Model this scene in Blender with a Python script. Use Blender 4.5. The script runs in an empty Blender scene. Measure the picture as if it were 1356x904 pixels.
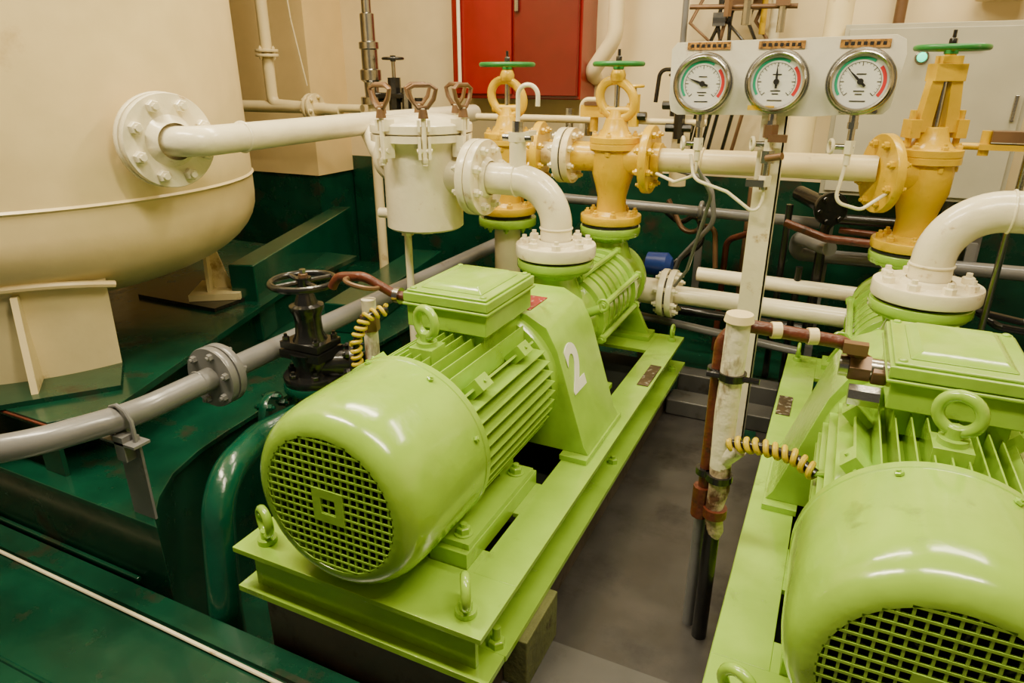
import bpy, bmesh, math, random
from mathutils import Vector, Matrix
random.seed(4)
V=Vector
# ---------------------------------------------------------------- materials
def mat(name,col,rough=.35,var=.12,metal=0.,bump=.05,bscale=60.,dirt=None,dirt_amt=.0,dscale=7.,coat=0.,streak=1.):
    m=bpy.data.materials.new(name);m.use_nodes=True;nt=m.node_tree;N=nt.nodes;L=nt.links
    p=N['Principled BSDF'];p.inputs['Roughness'].default_value=rough;p.inputs['Metallic'].default_value=metal
    if coat: p.inputs['Coat Weight'].default_value=coat;p.inputs['Coat Roughness'].default_value=.12
    tc=N.new('ShaderNodeTexCoord')
    n=N.new('ShaderNodeTexNoise');n.inputs['Scale'].default_value=9.;n.inputs['Detail'].default_value=5
    L.new(tc.outputs['Object'],n.inputs['Vector'])
    r=N.new('ShaderNodeValToRGB')
    c=V(col)
    r.color_ramp.elements[0].position=.3;r.color_ramp.elements[1].position=.7
    r.color_ramp.elements[0].color=(*(c*(1-var)),1);r.color_ramp.elements[1].color=(*[min(1,x*(1+var*.6)) for x in c],1)
    L.new(n.outputs['Fac'],r.inputs['Fac']);out=r.outputs['Color']
    if dirt:
        mp=N.new('ShaderNodeMapping');mp.inputs['Scale'].default_value=(1,1,1/streak);L.new(tc.outputs['Object'],mp.inputs['Vector'])
        n2=N.new('ShaderNodeTexNoise');n2.inputs['Scale'].default_value=dscale;n2.inputs['Detail'].default_value=9;n2.inputs['Roughness'].default_value=.65
        L.new(mp.outputs['Vector'],n2.inputs['Vector'])
        r2=N.new('ShaderNodeValToRGB');r2.color_ramp.elements[0].position=.72-dirt_amt*.35;r2.color_ramp.elements[1].position=.78-dirt_amt*.2
        L.new(n2.outputs['Fac'],r2.inputs['Fac'])
        mx=N.new('ShaderNodeMix');mx.data_type='RGBA'
        L.new(r2.outputs['Color'],mx.inputs['Factor']);L.new(out,mx.inputs['A']);mx.inputs['B'].default_value=(*dirt,1);out=mx.outputs['Result']
        mr=N.new('ShaderNodeMapRange');mr.inputs['To Min'].default_value=rough;mr.inputs['To Max'].default_value=min(.8,rough+.3)
        L.new(r2.outputs['Color'],mr.inputs['Value']);L.new(mr.outputs['Result'],p.inputs['Roughness'])
    L.new(out,p.inputs['Base Color'])
    if bump:
        n3=N.new('ShaderNodeTexNoise');n3.inputs['Scale'].default_value=bscale;n3.inputs['Detail'].default_value=3
        L.new(tc.outputs['Object'],n3.inputs['Vector'])
        b=N.new('ShaderNodeBump');b.inputs['Strength'].default_value=bump;b.inputs['Distance'].default_value=.01
        L.new(n3.outputs['Fac'],b.inputs['Height']);L.new(b.outputs['Normal'],p.inputs['Normal'])
    return m
LIME=mat('lime_paint',(.30,.53,.045),.20,.14,bump=.17,bscale=20,dirt=(.14,.25,.02),dirt_amt=.32,coat=.6)
CREAM=mat('cream_paint',(.76,.64,.35),.34,.08,bump=.12,bscale=22,dirt=(.40,.27,.11),dirt_amt=.3,dscale=10)
TANKC=mat('tank_cream',(.74,.60,.31),.34,.07,bump=.14,bscale=14,dirt=(.55,.40,.18),dirt_amt=.22,dscale=3)
WHITE=mat('white_paint',(.84,.77,.55),.26,.07,bump=.18,bscale=35,dirt=(.42,.28,.11),dirt_amt=.32,dscale=14,coat=.3)
PIPW=mat('chipped_white_pipe',(.84,.77,.55),.26,.07,bump=.18,bscale=35,dirt=(.10,.07,.04),dirt_amt=.16,dscale=8,coat=.3)
WALLC=mat('wall_cream',(.80,.665,.39),.5,.05,bump=.05,bscale=8)
WALLW=mat('wall_cream_yellow',(.78,.59,.27),.5,.05,bump=.05,bscale=8)
DKG=mat('dark_green_paint',(.003,.046,.024),.26,.3,bump=.22,bscale=12,dirt=(.030,.018,.008),dirt_amt=.46,dscale=5,coat=.3)
DKG2=mat('dark_green_pipe',(.002,.060,.032),.24,.2,bump=.12,coat=.4)
YEL=mat('yellow_paint',(.70,.445,.0),.3,.12,bump=.18,bscale=40,dirt=(.36,.17,.0),dirt_amt=.30,dscale=18,coat=.12)
GRN=mat('handwheel_green',(.02,.20,.04),.35,.15,dirt=(.10,.22,.10),dirt_amt=.3,dscale=20)
GRY=mat('grey_pipe_paint',(.17,.17,.172),.28,.12,bump=.1,bscale=25,dirt=(.09,.08,.07),dirt_amt=.25,coat=.3)
FLG=mat('grey_floor_paint',(.044,.041,.040),.30,.35,bump=.3,bscale=7,dirt=(.012,.009,.008),dirt_amt=.62,dscale=5,coat=.1)
FLL=mat('light_grey_floor',(.085,.084,.083),.3,.2,bump=.2,bscale=8,dirt=(.030,.024,.018),dirt_amt=.5)
FND=mat('foundation_brown',(.085,.06,.048),.45,.3,bump=.35,bscale=20,dirt=(.03,.02,.015),dirt_amt=.45)
OLV=mat('olive_block',(.13,.14,.045),.6,.3,bump=.3,dirt=(.05,.04,.02),dirt_amt=.4,dscale=20)
BLK=mat('black_paint',(.010,.010,.010),.25,.3,bump=.1,coat=.3)
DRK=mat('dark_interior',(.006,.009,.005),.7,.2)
GSK=mat('gasket',(.012,.012,.012),.6,.1)
RED=mat('red_cabinet',(.24,.006,.005),.28,.12,bump=.03,coat=.3)
REDD=mat('red_door',(.14,.004,.004),.28,.12,bump=.03,coat=.3)
CAB=mat('cabinet_grey',(.42,.40,.31),.4,.07,bump=.05,bscale=10,dirt=(.27,.24,.16),dirt_amt=.2)
STL=mat('steel',(.42,.41,.38),.25,.15,metal=1.)
RST=mat('rusty_brown',(.11,.026,.012),.4,.3,bump=.35,bscale=60,dirt=(.03,.02,.015),dirt_amt=.4,dscale=25)
BRN=mat('brown_bronze',(.18,.10,.05),.38,.3,metal=.3)
CHI=mat('chipped_paint',(.80,.74,.56),.4,.07,bump=.3,bscale=50,dirt=(.16,.08,.03),dirt_amt=.50,dscale=22,streak=3.)
CHR=mat('rust_stained_paint',(.62,.50,.34),.45,.2,bump=.5,bscale=50,dirt=(.09,.035,.015),dirt_amt=.95,dscale=24,streak=2.)
BRD=mat('board_white',(.80,.77,.64),.4,.05,bump=.15,bscale=30,dirt=(.30,.16,.06),dirt_amt=.36,dscale=11,streak=2.)
FACE=mat('gauge_face',(.85,.87,.84),.35,.01,bump=0)
AGR=mat('arc_green',(.02,.42,.25),.5,.02,bump=0);ARD=mat('arc_red',(.65,.03,.03),.5,.02,bump=0)
INK=mat('ink',(.01,.01,.01),.5,.02,bump=0)
LBL=mat('label_orange',(.50,.25,.04),.5,.6,bump=.1,dirt=(.10,.05,.02),dirt_amt=.8,dscale=60)
REDL=mat('label_red',(.22,.010,.012),.5,.5,dirt=(.6,.5,.4),dirt_amt=.45,dscale=90)
PLT=mat('nameplate',(.06,.04,.02),.4,.5,dirt=(.4,.38,.3),dirt_amt=.5,dscale=70)
BLU=mat('blue_paint',(.005,.03,.2),.4,.1)
YCB=mat('yellow_wrap',(.62,.46,.01),.4,.1)
NUM=mat('white_number',(.9,.9,.80),.4,.05)
def emis(name,c,s):
    m=bpy.data.materials.new(name);m.use_nodes=True;p=m.node_tree.nodes['Principled BSDF']
    p.inputs['Base Color'].default_value=(*c,1);p.inputs['Emission Color'].default_value=(*c,1);p.inputs['Emission Strength'].default_value=s;return m
LMP=emis('green_lamp',(.02,.9,.5),2.)
TUBE=emis('lamp_tube',(1,.93,.78),5.)
# ---------------------------------------------------------------- builder
class B:
    def __init__(s,name): s.name=name;s.bm=bmesh.new();s.mats=[];s.M=Matrix.Identity(4)
    def mi(s,m):
        if m not in s.mats:s.mats.append(m)
        return s.mats.index(m)
    def add(s,vs,fs,m):
        k=s.mi(m);bv=[s.bm.verts.new(s.M@V(v)) for v in vs]
        for f in fs:
            try:
                q=s.bm.faces.new([bv[i] for i in f]);q.material_index=k;q.smooth=True
            except ValueError: pass
    def boxmm(s,x0,x1,y0,y1,z0,z1,m):
        vs=[(x,y,z) for x in(x0,x1) for y in(y0,y1) for z in(z0,z1)]
        s.add(vs,[(0,1,3,2),(4,6,7,5),(0,4,5,1),(2,3,7,6),(0,2,6,4),(1,5,7,3)],m)
    def box(s,c,sz,m,rz=0,R=None):
        R=R or Matrix.Rotation(rz,3,'Z')
        vs=[V(c)+R@V((x*sz[0]/2,y*sz[1]/2,z*sz[2]/2)) for x in(-1,1) for y in(-1,1) for z in(-1,1)]
        s.add(vs,[(0,1,3,2),(4,6,7,5),(0,4,5,1),(2,3,7,6),(0,2,6,4),(1,5,7,3)],m)
    def prism(s,pts,ext,m):
        n=len(pts);e=V(ext);vs=[V(p) for p in pts]+[V(p)+e for p in pts]
        fs=[tuple(range(n)),tuple(range(2*n-1,n-1,-1))]+[(i,(i+1)%n,n+(i+1)%n,n+i) for i in range(n)]
        s.add(vs,fs,m)
    def lathe(s,o,ax,prof,m,n=32,ph=0):
        o=V(o);a=V(ax).normalized();u=a.orthogonal().normalized();w=a.cross(u)
        vs=[];rings=[]
        for t,r in prof:
            if r<1e-6: rings.append([len(vs)]);vs.append(o+a*t)
            else:
                rings.append(list(range(len(vs),len(vs)+n)))
                for i in range(n):
                    g=2*math.pi*i/n+ph;vs.append(o+a*t+(u*math.cos(g)+w*math.sin(g))*r)
        fs=[]
        for A,C in zip(rings,rings[1:]):
            if len(A)==1 and len(C)==1: continue
            for i in range(n):
                j=(i+1)%n
                if len(A)==1: fs.append((A[0],C[i],C[j]))
                elif len(C)==1: fs.append((A[i],A[j],C[0]))
                else: fs.append((A[i],A[j],C[j],C[i]))
        s.add(vs,fs,m)
    def cyl(s,p0,p1,r,m,r2=None,n=24):
        p0=V(p0);p1=V(p1);l=(p1-p0).length;r2=r if r2 is None else r2
        s.lathe(p0,p1-p0,[(0,0),(0,r),(l,r2),(l,0)],m,n)
    def tube(s,pts,r,m,n=16,closed=False):
        P=[V(p) for p in pts];N=len(P);vs=[];fs=[]
        def tan(i):
            a=P[(i-1)%N] if closed or i>0 else P[i];b=P[(i+1)%N] if closed or i<N-1 else P[i]
            return (b-a).normalized()
        t=tan(0);u=t.orthogonal().normalized()
        for i in range(N):
            t2=tan(i);u=(u-t2*u.dot(t2));u.normalize();w=t2.cross(u);rr=r[i] if isinstance(r,(list,tuple)) else r
            for k in range(n):
                g=2*math.pi*k/n;vs.append(P[i]+(u*math.cos(g)+w*math.sin(g))*rr)
        for i in range(N if closed else N-1):
            j=(i+1)%N
            for k in range(n):
                l=(k+1)%n;fs.append((i*n+k,i*n+l,j*n+l,j*n+k))
        if not closed: fs.append(tuple(range(n)));fs.append(tuple(range((N-1)*n,N*n)))
        s.add(vs,fs,m)
    def torus(s,c,ax,R,r,m,n=32,k=10,sx=1.):
        a=V(ax).normalized();u=a.orthogonal().normalized();w=a.cross(u)
        if abs(w.z)<abs(u.z): u,w=w,u
        s.tube([V(c)+u*math.cos(g)*R*sx+w*math.sin(g)*R for g in [2*math.pi*i/n for i in range(n)]],r,m,k,True)
    def bolt(s,c,ax,r,h,m):
        s.lathe(c,ax,[(0,0),(0,r),(h*.85,r),(h,r*.85),(h,0)],m,6)
        s.lathe(V(c)+V(ax).normalized()*h,ax,[(0,r*.5),(h*.6,r*.5),(h*.6,0)],m,8)
    def flange(s,c,ax,r,th,m,nb=8,br=.011,bm=None,back=True,front=True):
        c=V(c);a=V(ax).normalized();u=a.orthogonal().normalized();w=a.cross(u);bm=bm or m
        s.lathe(c-a*th/2,a,[(0,0),(0,r*.985),(th*.12,r),(th*.88,r),(th,r*.985),(th,0)],m,40)
        for i in range(nb):
            g=2*math.pi*(i+.5)/nb;d=(u*math.cos(g)+w*math.sin(g))*r*.78
            if front: s.bolt(c+d+a*th/2,a,br,br*1.1,bm)
            if back: s.bolt(c+d-a*th/2,-a,br,br*1.1,bm)
    def wheel(s,c,ax,R,r,m,sp=4,hub=.018,dish=0.):
        c=V(c);a=V(ax).normalized();u=a.orthogonal().normalized();w=a.cross(u)
        s.torus(c,a,R,r,m,36,10)
        s.cyl(c-a*(.012+dish),c+a*(.012-dish),hub,m,n=16)
        for i in range(sp):
            g=2*math.pi*i/sp+.4;d=u*math.cos(g)+w*math.sin(g)
            s.tube([c-a*dish+d*hub*.6,c+d*R*.6-a*dish*.6,c+d*R],r*.75,m,8)
    def eye(s,c,R,r,m,ax=(1,0,0)):
        c=V(c);s.cyl(c,c+V((0,0,.012)),R*.75,m);s.cyl(c,c+V((0,0,.03)),r*1.3,m)
        s.torus(c+V((0,0,.022+R)),ax,R,r,m,28,10)
    def finish(s,bevel=0,parent=None,seg=2):
        bm=s.bm;bmesh.ops.recalc_face_normals(bm,faces=bm.faces)
        for e in bm.edges:
            if len(e.link_faces)==2 and not bevel and e.calc_face_angle(0)>math.radians(36): e.smooth=False
        me=bpy.data.meshes.new(s.name);bm.to_mesh(me);bm.free()
        for m in s.mats: me.materials.append(m)
        ob=bpy.data.objects.new(s.name,me);bpy.context.collection.objects.link(ob)
        if parent: ob.parent=parent
        if bevel:
            b=ob.modifiers.new('bevel','BEVEL');b.width=bevel;b.segments=seg;b.limit_method='ANGLE';b.angle_limit=math.radians(38);b.harden_normals=True;b.use_clamp_overlap=True
        return ob
def bend(pts,rad,seg=8):
    P=[V(p) for p in pts];out=[P[0]]
    for i in range(1,len(P)-1):
        a=(P[i-1]-P[i]);b=(P[i+1]-P[i]);la,lb=a.length,b.length;a.normalize();b.normalize()
        ang=a.angle(b);
        if abs(ang-math.pi)<.02: out.append(P[i]);continue
        rr=rad[i-1] if isinstance(rad,(list,tuple)) else rad
        d=min(rr/math.tan(ang/2),la*.49 if i>1 else la*.98,lb*.49 if i<len(P)-2 else lb*.98);rr=d*math.tan(ang/2)
        bis=(a+b).normalized();c=P[i]+bis*(rr/math.sin(ang/2));p0=P[i]+a*d;p1=P[i]+b*d
        v0=p0-c;v1=p1-c;tot=v0.angle(v1);ax=v0.cross(v1).normalized()
        for k in range(seg+1): out.append(c+Matrix.Rotation(tot*k/seg,3,ax)@v0)
    out.append(P[-1]);return out
def pathhelix(P,R,pitch,n=12):
    P=[V(p) for p in P];out=[]
    L=sum((P[i+1]-P[i]).length for i in range(len(P)-1));N=int(L/pitch*n);cum=[0]
    for i in range(len(P)-1): cum.append(cum[-1]+(P[i+1]-P[i]).length)
    for k in range(N+1):
        d=L*k/N;i=max(j for j in range(len(P)-1) if cum[j]<=d+1e-9);f=(d-cum[i])/(cum[i+1]-cum[i]);p=P[i].lerp(P[i+1],min(1,f));a=(P[i+1]-P[i]).normalized()
        u=(V((0.1,0,1))-a*a.dot(V((.1,0,1)))).normalized();w=a.cross(u);g=2*math.pi*k/n
        out.append(p+(u*math.cos(g)+w*math.sin(g))*R)
    return out
# ---------------------------------------------------------------- room
def slab(name,x0,x1,y0,y1,z0,z1,m,bev=0):
    b=B(name);b.boxmm(x0,x1,y0,y1,z0,z1,m);return b.finish(bev)
ZG=.72
b=B('wall_back');b.boxmm(-2.57,2.2,3.25,3.35,ZG,2.6,WALLC);b.boxmm(-2.57,2.2,3.25,3.35,-.5,ZG,DKG);b.finish()
b=B('wall_back_recess');b.boxmm(-4.4,-2.57,2.95,3.35,.64,2.6,WALLW);b.boxmm(-4.4,-2.585,2.96,3.35,-.5,.64,DKG);b.finish()
b=B('wall_left');b.boxmm(-4.5,-4.4,-1.6,3.35,-.5,.6,DKG);b.boxmm(-4.5,-4.4,-1.6,3.35,.6,2.6,WALLC);b.finish()
b=B('wall_right');b.boxmm(2.1,2.2,-1.6,3.25,-.5,.7,DKG);b.boxmm(2.1,2.2,-1.6,3.25,.7,2.6,WALLC);b.finish()
slab('ceiling',-4.5,2.2,-1.6,3.35,2.6,2.7,WALLC)
b=B('floor')
b.boxmm(-.46,2.1,-1.6,2.45,-.5,0,FLG)
b.boxmm(-1.0,2.1,2.45,3.25,-.5,-.005,DKG)
b.boxmm(-4.4,-.46,-1.6,.80,-.5,0,DKG)
b.boxmm(-4.4,-.46,.80,3.25,-.5,-.36,DKG)
b.boxmm(-.46,2.1,-1.6,1.06,0,.012,FLL)
b.finish()
ZP=.20
b=B('deck_platform')
P=[(-1.27,.805),(-1.31,.83),(-1.37,.89),(-1.43,.98),(-1.465,1.09),(-1.48,1.20),(-1.49,1.33),(-1.5,2.94),(-4.38,2.94),(-4.38,.805)]
b.prism([(x,y,ZP-.016) for x,y in P],(0,0,.016),DKG)
P=[(x-.03,y+.02) for x,y in P[:-2]]+[(-4.38,2.94),(-4.38,.825)]
b.prism([(x,y,-.36) for x,y in P],(0,0,.36+ZP-.016),DKG)
b.tube([(-4.3,.815,.0),(-1.4,.815,0)],.007,DKG,8)
b.finish(.003)
b=B('tank_foundation')
P=[(-3.3,.84),(-1.66,.84),(-1.58,.95),(-1.72,1.35),(-1.92,1.95),(-2.0,2.5),(-3.3,2.5)]
b.prism([(x,y,.34) for x,y in P],(0,0,.02),DKG)
P2=[(-3.25,.93),(-1.85,.93),(-1.88,1.5),(-2.03,2.4),(-3.25,2.4)]
b.prism([(x,y,ZP) for x,y in P2],(0,0,.14),DKG)
for x,y in((-1.66,1.0),(-1.80,1.45)): b.prism([(x,y,ZP),(x,y,.34),(x-.2,y,.34),(x-.2,y,ZP)],(0,.012,0),DKG)
b.boxmm(-1.74,-1.66,.85,.862,ZP,.34,DKG);b.boxmm(-2.2,-2.1,.85,.862,ZP,.34,DKG)
b.boxmm(-2.35,-1.95,1.62,1.9,.36,.374,BLK)
b.tube([(-3.3,.838,.352),(-1.66,.838,.352),(-1.578,.95,.352)],.004,RST,8)
b.finish(.004)
b=B('deck_edge_rope');b.tube([(-4.3,.727,.006),(-1.9,.727,.006),(-1.2,.725,.007),(-.72,.722,.006)],.0045,WHITE,8);b.finish()
b=B('deck_weld_seam');b.tube([(-1.6,.52,.0),(-1.0,.53,.002),(-.6,.53,0)],.005,DKG,8);b.boxmm(-4.3,-.5,.736,.75,0,.012,DKG);b.finish()
for (p,q,w,h) in (((-1.90,1.78,ZP),(-2.33,2.9,ZP),.10,.30),((-1.60,2.0,ZP),(-1.78,2.9,ZP),.16,.12)):
    b=B('green_coaming_beam')
    d=V(q)-V(p);n=V((d.y,-d.x,0)).normalized()*w
    b.prism([p,q,V(q)-n,V(p)-n],(0,0,h),DKG2)
    b.finish(.006)
b=B('grey_cross_beam');b.boxmm(-.45,-.09,2.24,2.34,0,.06,FLL);b.boxmm(-.45,-.09,2.42,2.5,0,.09,FLL);b.finish(.006)
# ---------------------------------------------------------------- pump units
def pump(x0,num,bo=0.):
    root=bpy.data.objects.new('motor_pump_unit',None);bpy.context.collection.objects.link(root);root.location=(x0,0,0)
    Yx=(0,1,0)
    b=B('base_frame');z=.25
    for sx in(-1,1):
        def bx(a,c,y0,y1,z0,z1,m=LIME): b.boxmm(min(a*sx,c*sx),max(a*sx,c*sx),y0,y1,z0,z1,m)
        bx(.195,.288,.930,2.385,z-.012,z)
        bx(.225,.237,.826,2.37,.146,z-.012)
        bx(.225,.298,.862,2.40,.132,.146)
        bx(.095,.180,.932,1.27,z-.006,z+.034)
        bx(.180,.195,.93,1.0,z-.012,z-.001);bx(.180,.195,1.14,1.27,z-.012,z-.001)
        bx(.19,.262,1.39,1.68,z,z+.014)
    b.boxmm(-.288,.288,.785,.930,z-.012,z,LIME)
    b.boxmm(-.262,.262,.812,.824,.146,z-.012,LIME)
    b.boxmm(-.296,.296,.790,.862,.132,.146,LIME)
    b.boxmm(-.195,.195,1.55,1.72,z-.012,z,LIME);b.boxmm(-.195,.195,2.2,2.383,z-.012,z,LIME)
    b.boxmm(-.095,.095,.93,1.0,z-.012,z,LIME)
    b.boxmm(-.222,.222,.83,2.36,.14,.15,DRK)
    for sx in(-1,1):
        b.eye((.235*sx,.83,z),.027,.0095,LIME,(.5,1,0) if sx<0 else (1,.6,0))
        b.eye((.255*sx,2.33,z),.018,.006,LIME,(1,0,0))
        for y in(.975,1.22):
            b.lathe((.15*sx,y,z+.048),(0,0,1),[(0,0),(0,.02),(.003,.02),(.003,0)],LIME,20);b.bolt((.15*sx,y,z+.051),(0,0,1),.015,.013,LIME)
        for y in(1.44,1.62): b.bolt((.235*sx,y,z+.014),(0,0,1),.010,.009,LIME)
        for y in(.88,): b.bolt((.27*sx,y,.146),(0,0,1),.017,.016,LIME);b.cyl((.27*sx,y,.146),(.27*sx,y,.19),.008,LIME)
        for y in(1.6,2.3): b.bolt((.27*sx,y,.146),(0,0,1),.014,.014,LIME)
    b.box((.262,1.99,z+.002),(.036,.17,.003),PLT);b.box((-.262,1.95,z+.002),(.038,.13,.003),PLT)
    b.finish(.003,root)
    AZ=.441
    b=B('motor_body')
    b.lathe((0,1.02,AZ),Yx,[(0,0),(0,.16),(.02,.16),(.022,.126),(.37,.126),(.372,.165),(.40,.175),(.425,.175),(.43,.165),(.43,0)],LIME,64)
    RO=.178;sp=.0225
    for k in range(-4,5):
        xx=k*sp
        top=math.sqrt(RO*RO-xx*xx)
        for sg in(1,-1):
            if sg<0 and abs(k)>3: continue
            b.prism([(xx-.0030,1.03,AZ+sg*.10),(xx+.0030,1.03,AZ+sg*.10),(xx+.0016,1.03,AZ+sg*top),(xx-.0016,1.03,AZ+sg*top)],(0,.355,0),LIME)
    for k in range(-4,5):
        zz=k*sp*1.08
        o=math.sqrt(RO*RO-zz*zz)
        for sg in(1,-1):
            b.prism([(sg*.10,1.03,AZ+zz-.0030),(sg*.10,1.03,AZ+zz+.0030),(sg*o,1.03,AZ+zz+.0016),(sg*o,1.03,AZ+zz-.0016)],(0,.355,0),LIME)
    for sx in(-1,1):
        R=Matrix.Rotation(-sx*math.radians(45),3,'Y')
        for y in(1.10,1.30):
            b.box(V((sx*.118,y,AZ+.118)),(.05,.045,.03),LIME,R=R);b.bolt(V((sx*.13,y,AZ+.13)),(sx,0,1),.008,.008,LIME)
        b.box(V((sx*.108,1.2,AZ+.108)),(.045,.34,.006),LIME,R=R)
        R2=Matrix.Rotation(sx*math.radians(45),3,'Y')
        b.box(V((sx*.112,1.2,AZ-.106)),(.05,.34,.008),LIME,R=R2)
        for y,w in((1.03,.05),(1.19,.07)):
            b.prism([(sx*.07,y,.297),(sx*.125,y,.297),(sx*.115,y,.40),(sx*.06,y,.40)],(0,w,0),LIME)
        b.boxmm(min(sx*.07,sx*.178),max(sx*.07,sx*.178),.945,1.255,.284,.298,LIME)
    b.eye((0,1.105,.628),.029,.0098,LIME,(.35,1,0));b.box((0,1.105,.61),(.055,.055,.04),LIME)
    for g in range(8):
        a=2*math.pi*(g+.5)/8;b.bolt((.155*math.cos(a),1.42,AZ+.155*math.sin(a)),(0,-1,0),.009,.01,LIME)
    b.finish(.001,root,1)
    b=B('fan_cover');b.M=Matrix.Translation((-.008,0,-.003))
    b.lathe((0,.774,AZ),Yx,[(.012,.132),(.0,.137),(0,.146),(.003,.156),(.011,.167),(.025,.1765),(.048,.183),(.08,.1860),(.20,.1875),(.245,.1875),(.247,.1893),(.262,.1893),(.262,.150)],LIME,80)
    for i in range(-8,9):
        t=i*.0162;hh=math.sqrt(.1395**2-t*t)
        b.boxmm(t-.0019,t+.0019,.7745,.778,AZ-hh,AZ+hh,LIME)
        b.boxmm(-hh,hh,.7740,.7775,AZ+t-.0019,AZ+t+.0019,LIME)
    q=.0162
    for a0,a1,c0,c1 in((-2.1,2.1,1.,2.1),(-2.1,2.1,-2.1,-1.),(-2.1,-1.,-1.,1.),(1.,2.1,-1.,1.)):
        b.boxmm(a0*q,a1*q,.7732,.7772,AZ+c0*q,AZ+c1*q,LIME)
    b.lathe((0,.83,AZ),Yx,[(0,0),(0,.15)],DRK,40)  # near-black backing disc, shade behind the grille put in as colour
    for i in range(9):
        g=2*math.pi*i/9;R=Matrix.Rotation(g,3,'Y');b.box(V((0,.81,AZ))+R@V((.075,0,0)),(.1,.02,.004),BLK,R=R)
    b.lathe((0,.79,AZ),Yx,[(0,0),(0,.03),(.03,.035)],BLK,20)
    for g in(20,110,200,290,65):
        a=math.radians(g);b.bolt((.1885*math.cos(a),1.0,AZ+.1885*math.sin(a)),(math.cos(a),0,math.sin(a)),.007,.005,LIME)
    b.finish(0,root)
    b=B('terminal_box');cx=-.015+bo;cy=1.325
    b.boxmm(cx-.085,cx+.085,cy-.10,cy+.10,.57,.625,LIME)
    b.boxmm(cx-.10,cx+.10,cy-.118,cy+.118,.622,.672,LIME)
    b.boxmm(cx-.108,cx+.108,cy-.126,cy+.126,.672,.679,LIME)
    b.boxmm(cx-.106,cx+.106,cy-.124,cy+.124,.6805,.702,LIME)
    b.boxmm(cx-.10,cx+.10,cy-.118,cy+.118,.702,.708,LIME)
    vs=[(cx+sx*.078,cy+sy*.095,.708) for sx,sy in((-1,-1),(1,-1),(1,1),(-1,1))]+[(cx+sx*.060,cy+sy*.077,.721) for sx,sy in((-1,-1),(1,-1),(1,1),(-1,1))]
    b.add(vs,[(4,5,6,7),(0,1,5,4),(1,2,6,5),(2,3,7,6),(3,0,4,7),(3,2,1,0)],LIME)
    for sx in(-1,1):
        for sy in(-1,1): b.lathe((cx+sx*.088,cy+sy*.106,.708),(0,0,1),[(0,.008),(.004,.007),(.004,0)],LIME,12)
    b.cyl((cx-.10,cy-.03,.65),(cx-.125,cy-.03,.65),.024,BRN,n=6);b.cyl((cx-.125,cy-.03,.65),(cx-.15,cy-.03,.65),.018,STL)
    b.finish(.004,root)
    AZ=.448
    b=B('coupling_housing')
    H=[(.258,.264),(.245,.285),(.168,.53),(.138,.585),(.085,.612)]
    S=[(x,1.415,zz) for x,zz in H]+[(-x,1.415,zz) for x,zz in reversed(H)]
    b.prism(S,(0,.25,0),LIME)
    b.lathe((0,1.62,AZ),Yx,[(0,0),(0,.15),(.04,.15),(.08,.125),(.14,.118),(.14,0)],LIME,48)
    b.box((.030,1.50,.6135),(.105,.11,.003),REDL)
    b.boxmm(-.20,.20,1.62,1.67,.251,.30,LIME)
    b.finish(.008,root,3)
    b=B('pump_casing')
    pr=[(0,0),(0,.135),(.03,.138),(.035,.12),(.14,.12),(.145,.135),(.17,.135)]
    y=.17
    for i in range(6):
        pr+=[(y,.131),(y+.034,.131),(y+.036,.112),(y+.048,.112)];y+=.05
    pr+=[(y,.14),(y+.03,.14),(y+.035,.125),(y+.15,.12),(y+.16,.13),(y+.18,.13),(y+.185,.09),(y+.24,.08),(y+.25,0)]
    b.lathe((0,1.74,AZ),Yx,pr,LIME,48)
    for i in range(8):
        g=2*math.pi*(i+.5)/8;p=V((.143*math.cos(g),0,AZ+.143*math.sin(g)))
        b.cyl(p+V((0,1.86,0)),p+V((0,2.27,0)),.0095,LIME,n=12)
        b.bolt(p+V((0,1.885,0)),(0,-1,0),.015,.016,LIME);b.bolt(p+V((0,2.24,0)),(0,1,0),.015,.016,LIME)
    for yy,rr in((1.81,.062),(2.33,.062)):
        b.lathe((0,yy,AZ),(0,0,1),[(.05,rr+.035),(.12,rr+.01),(.15,rr),(.17,rr+.02),(.172,.104),(.18,.106),(.18,0)],LIME,40)
        b.flange((0,yy,.640),(0,0,1),.112 if yy<2 else .107,.024,LIME,8,.010,front=False)
        b.lathe((0,yy,.652),(0,0,1),[(0,.10),(.008,.10)],GSK,40)
        b.box((0,yy,.31),(.10,.06,.12),LIME);b.box((0,yy,.258),(.36,.09,.016),LIME)
        for sx in(-1,1):
            b.prism([(sx*.06,yy-.01,.262),(sx*.17,yy-.01,.262),(sx*.12,yy-.01,.36),(sx*.08,yy-.01,.38)],(0,.02,0),LIME)
            b.bolt((sx*.15,yy+.02,.266),(0,0,1),.011,.011,LIME)
    for sx in(-1,1):
        b.cyl((sx*.11,1.80,.50),(sx*.15,1.80,.52),.014,LIME);b.torus((sx*.155,1.80,.53),(0,1,0),.016,.005,LIME,16,8)
        for k in range(4):
            g=math.radians(35+k*32);b.bolt((.125*math.cos(g),1.738,AZ+.125*math.sin(g)),(0,-1,0),.01,.01,LIME)
    b.finish(.0015,root,1)
    b=B('foundation');b.boxmm(-.25,.262,.815,2.36,-.36 if x0<0 else 0,.131,FND);b.boxmm(.262,.315,.92,1.08,.012,.131,OLV);b.finish(.003,root)
    cu=bpy.data.curves.new('painted_number','FONT');cu.body=num;cu.size=.165;cu.extrude=.0008;cu.offset=.006;cu.align_x='CENTER';cu.align_y='CENTER'
    o=bpy.data.objects.new('painted_number',cu);bpy.context.collection.objects.link(o);cu.materials.append(NUM)
    up=V((-.077,0,.245)).normalized();ri=V((0,1,0));nn=ri.cross(up)
    cpt=V((.245,1.485,.285)).lerp(V((.168,1.485,.53)),.72)+nn*.0015
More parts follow.
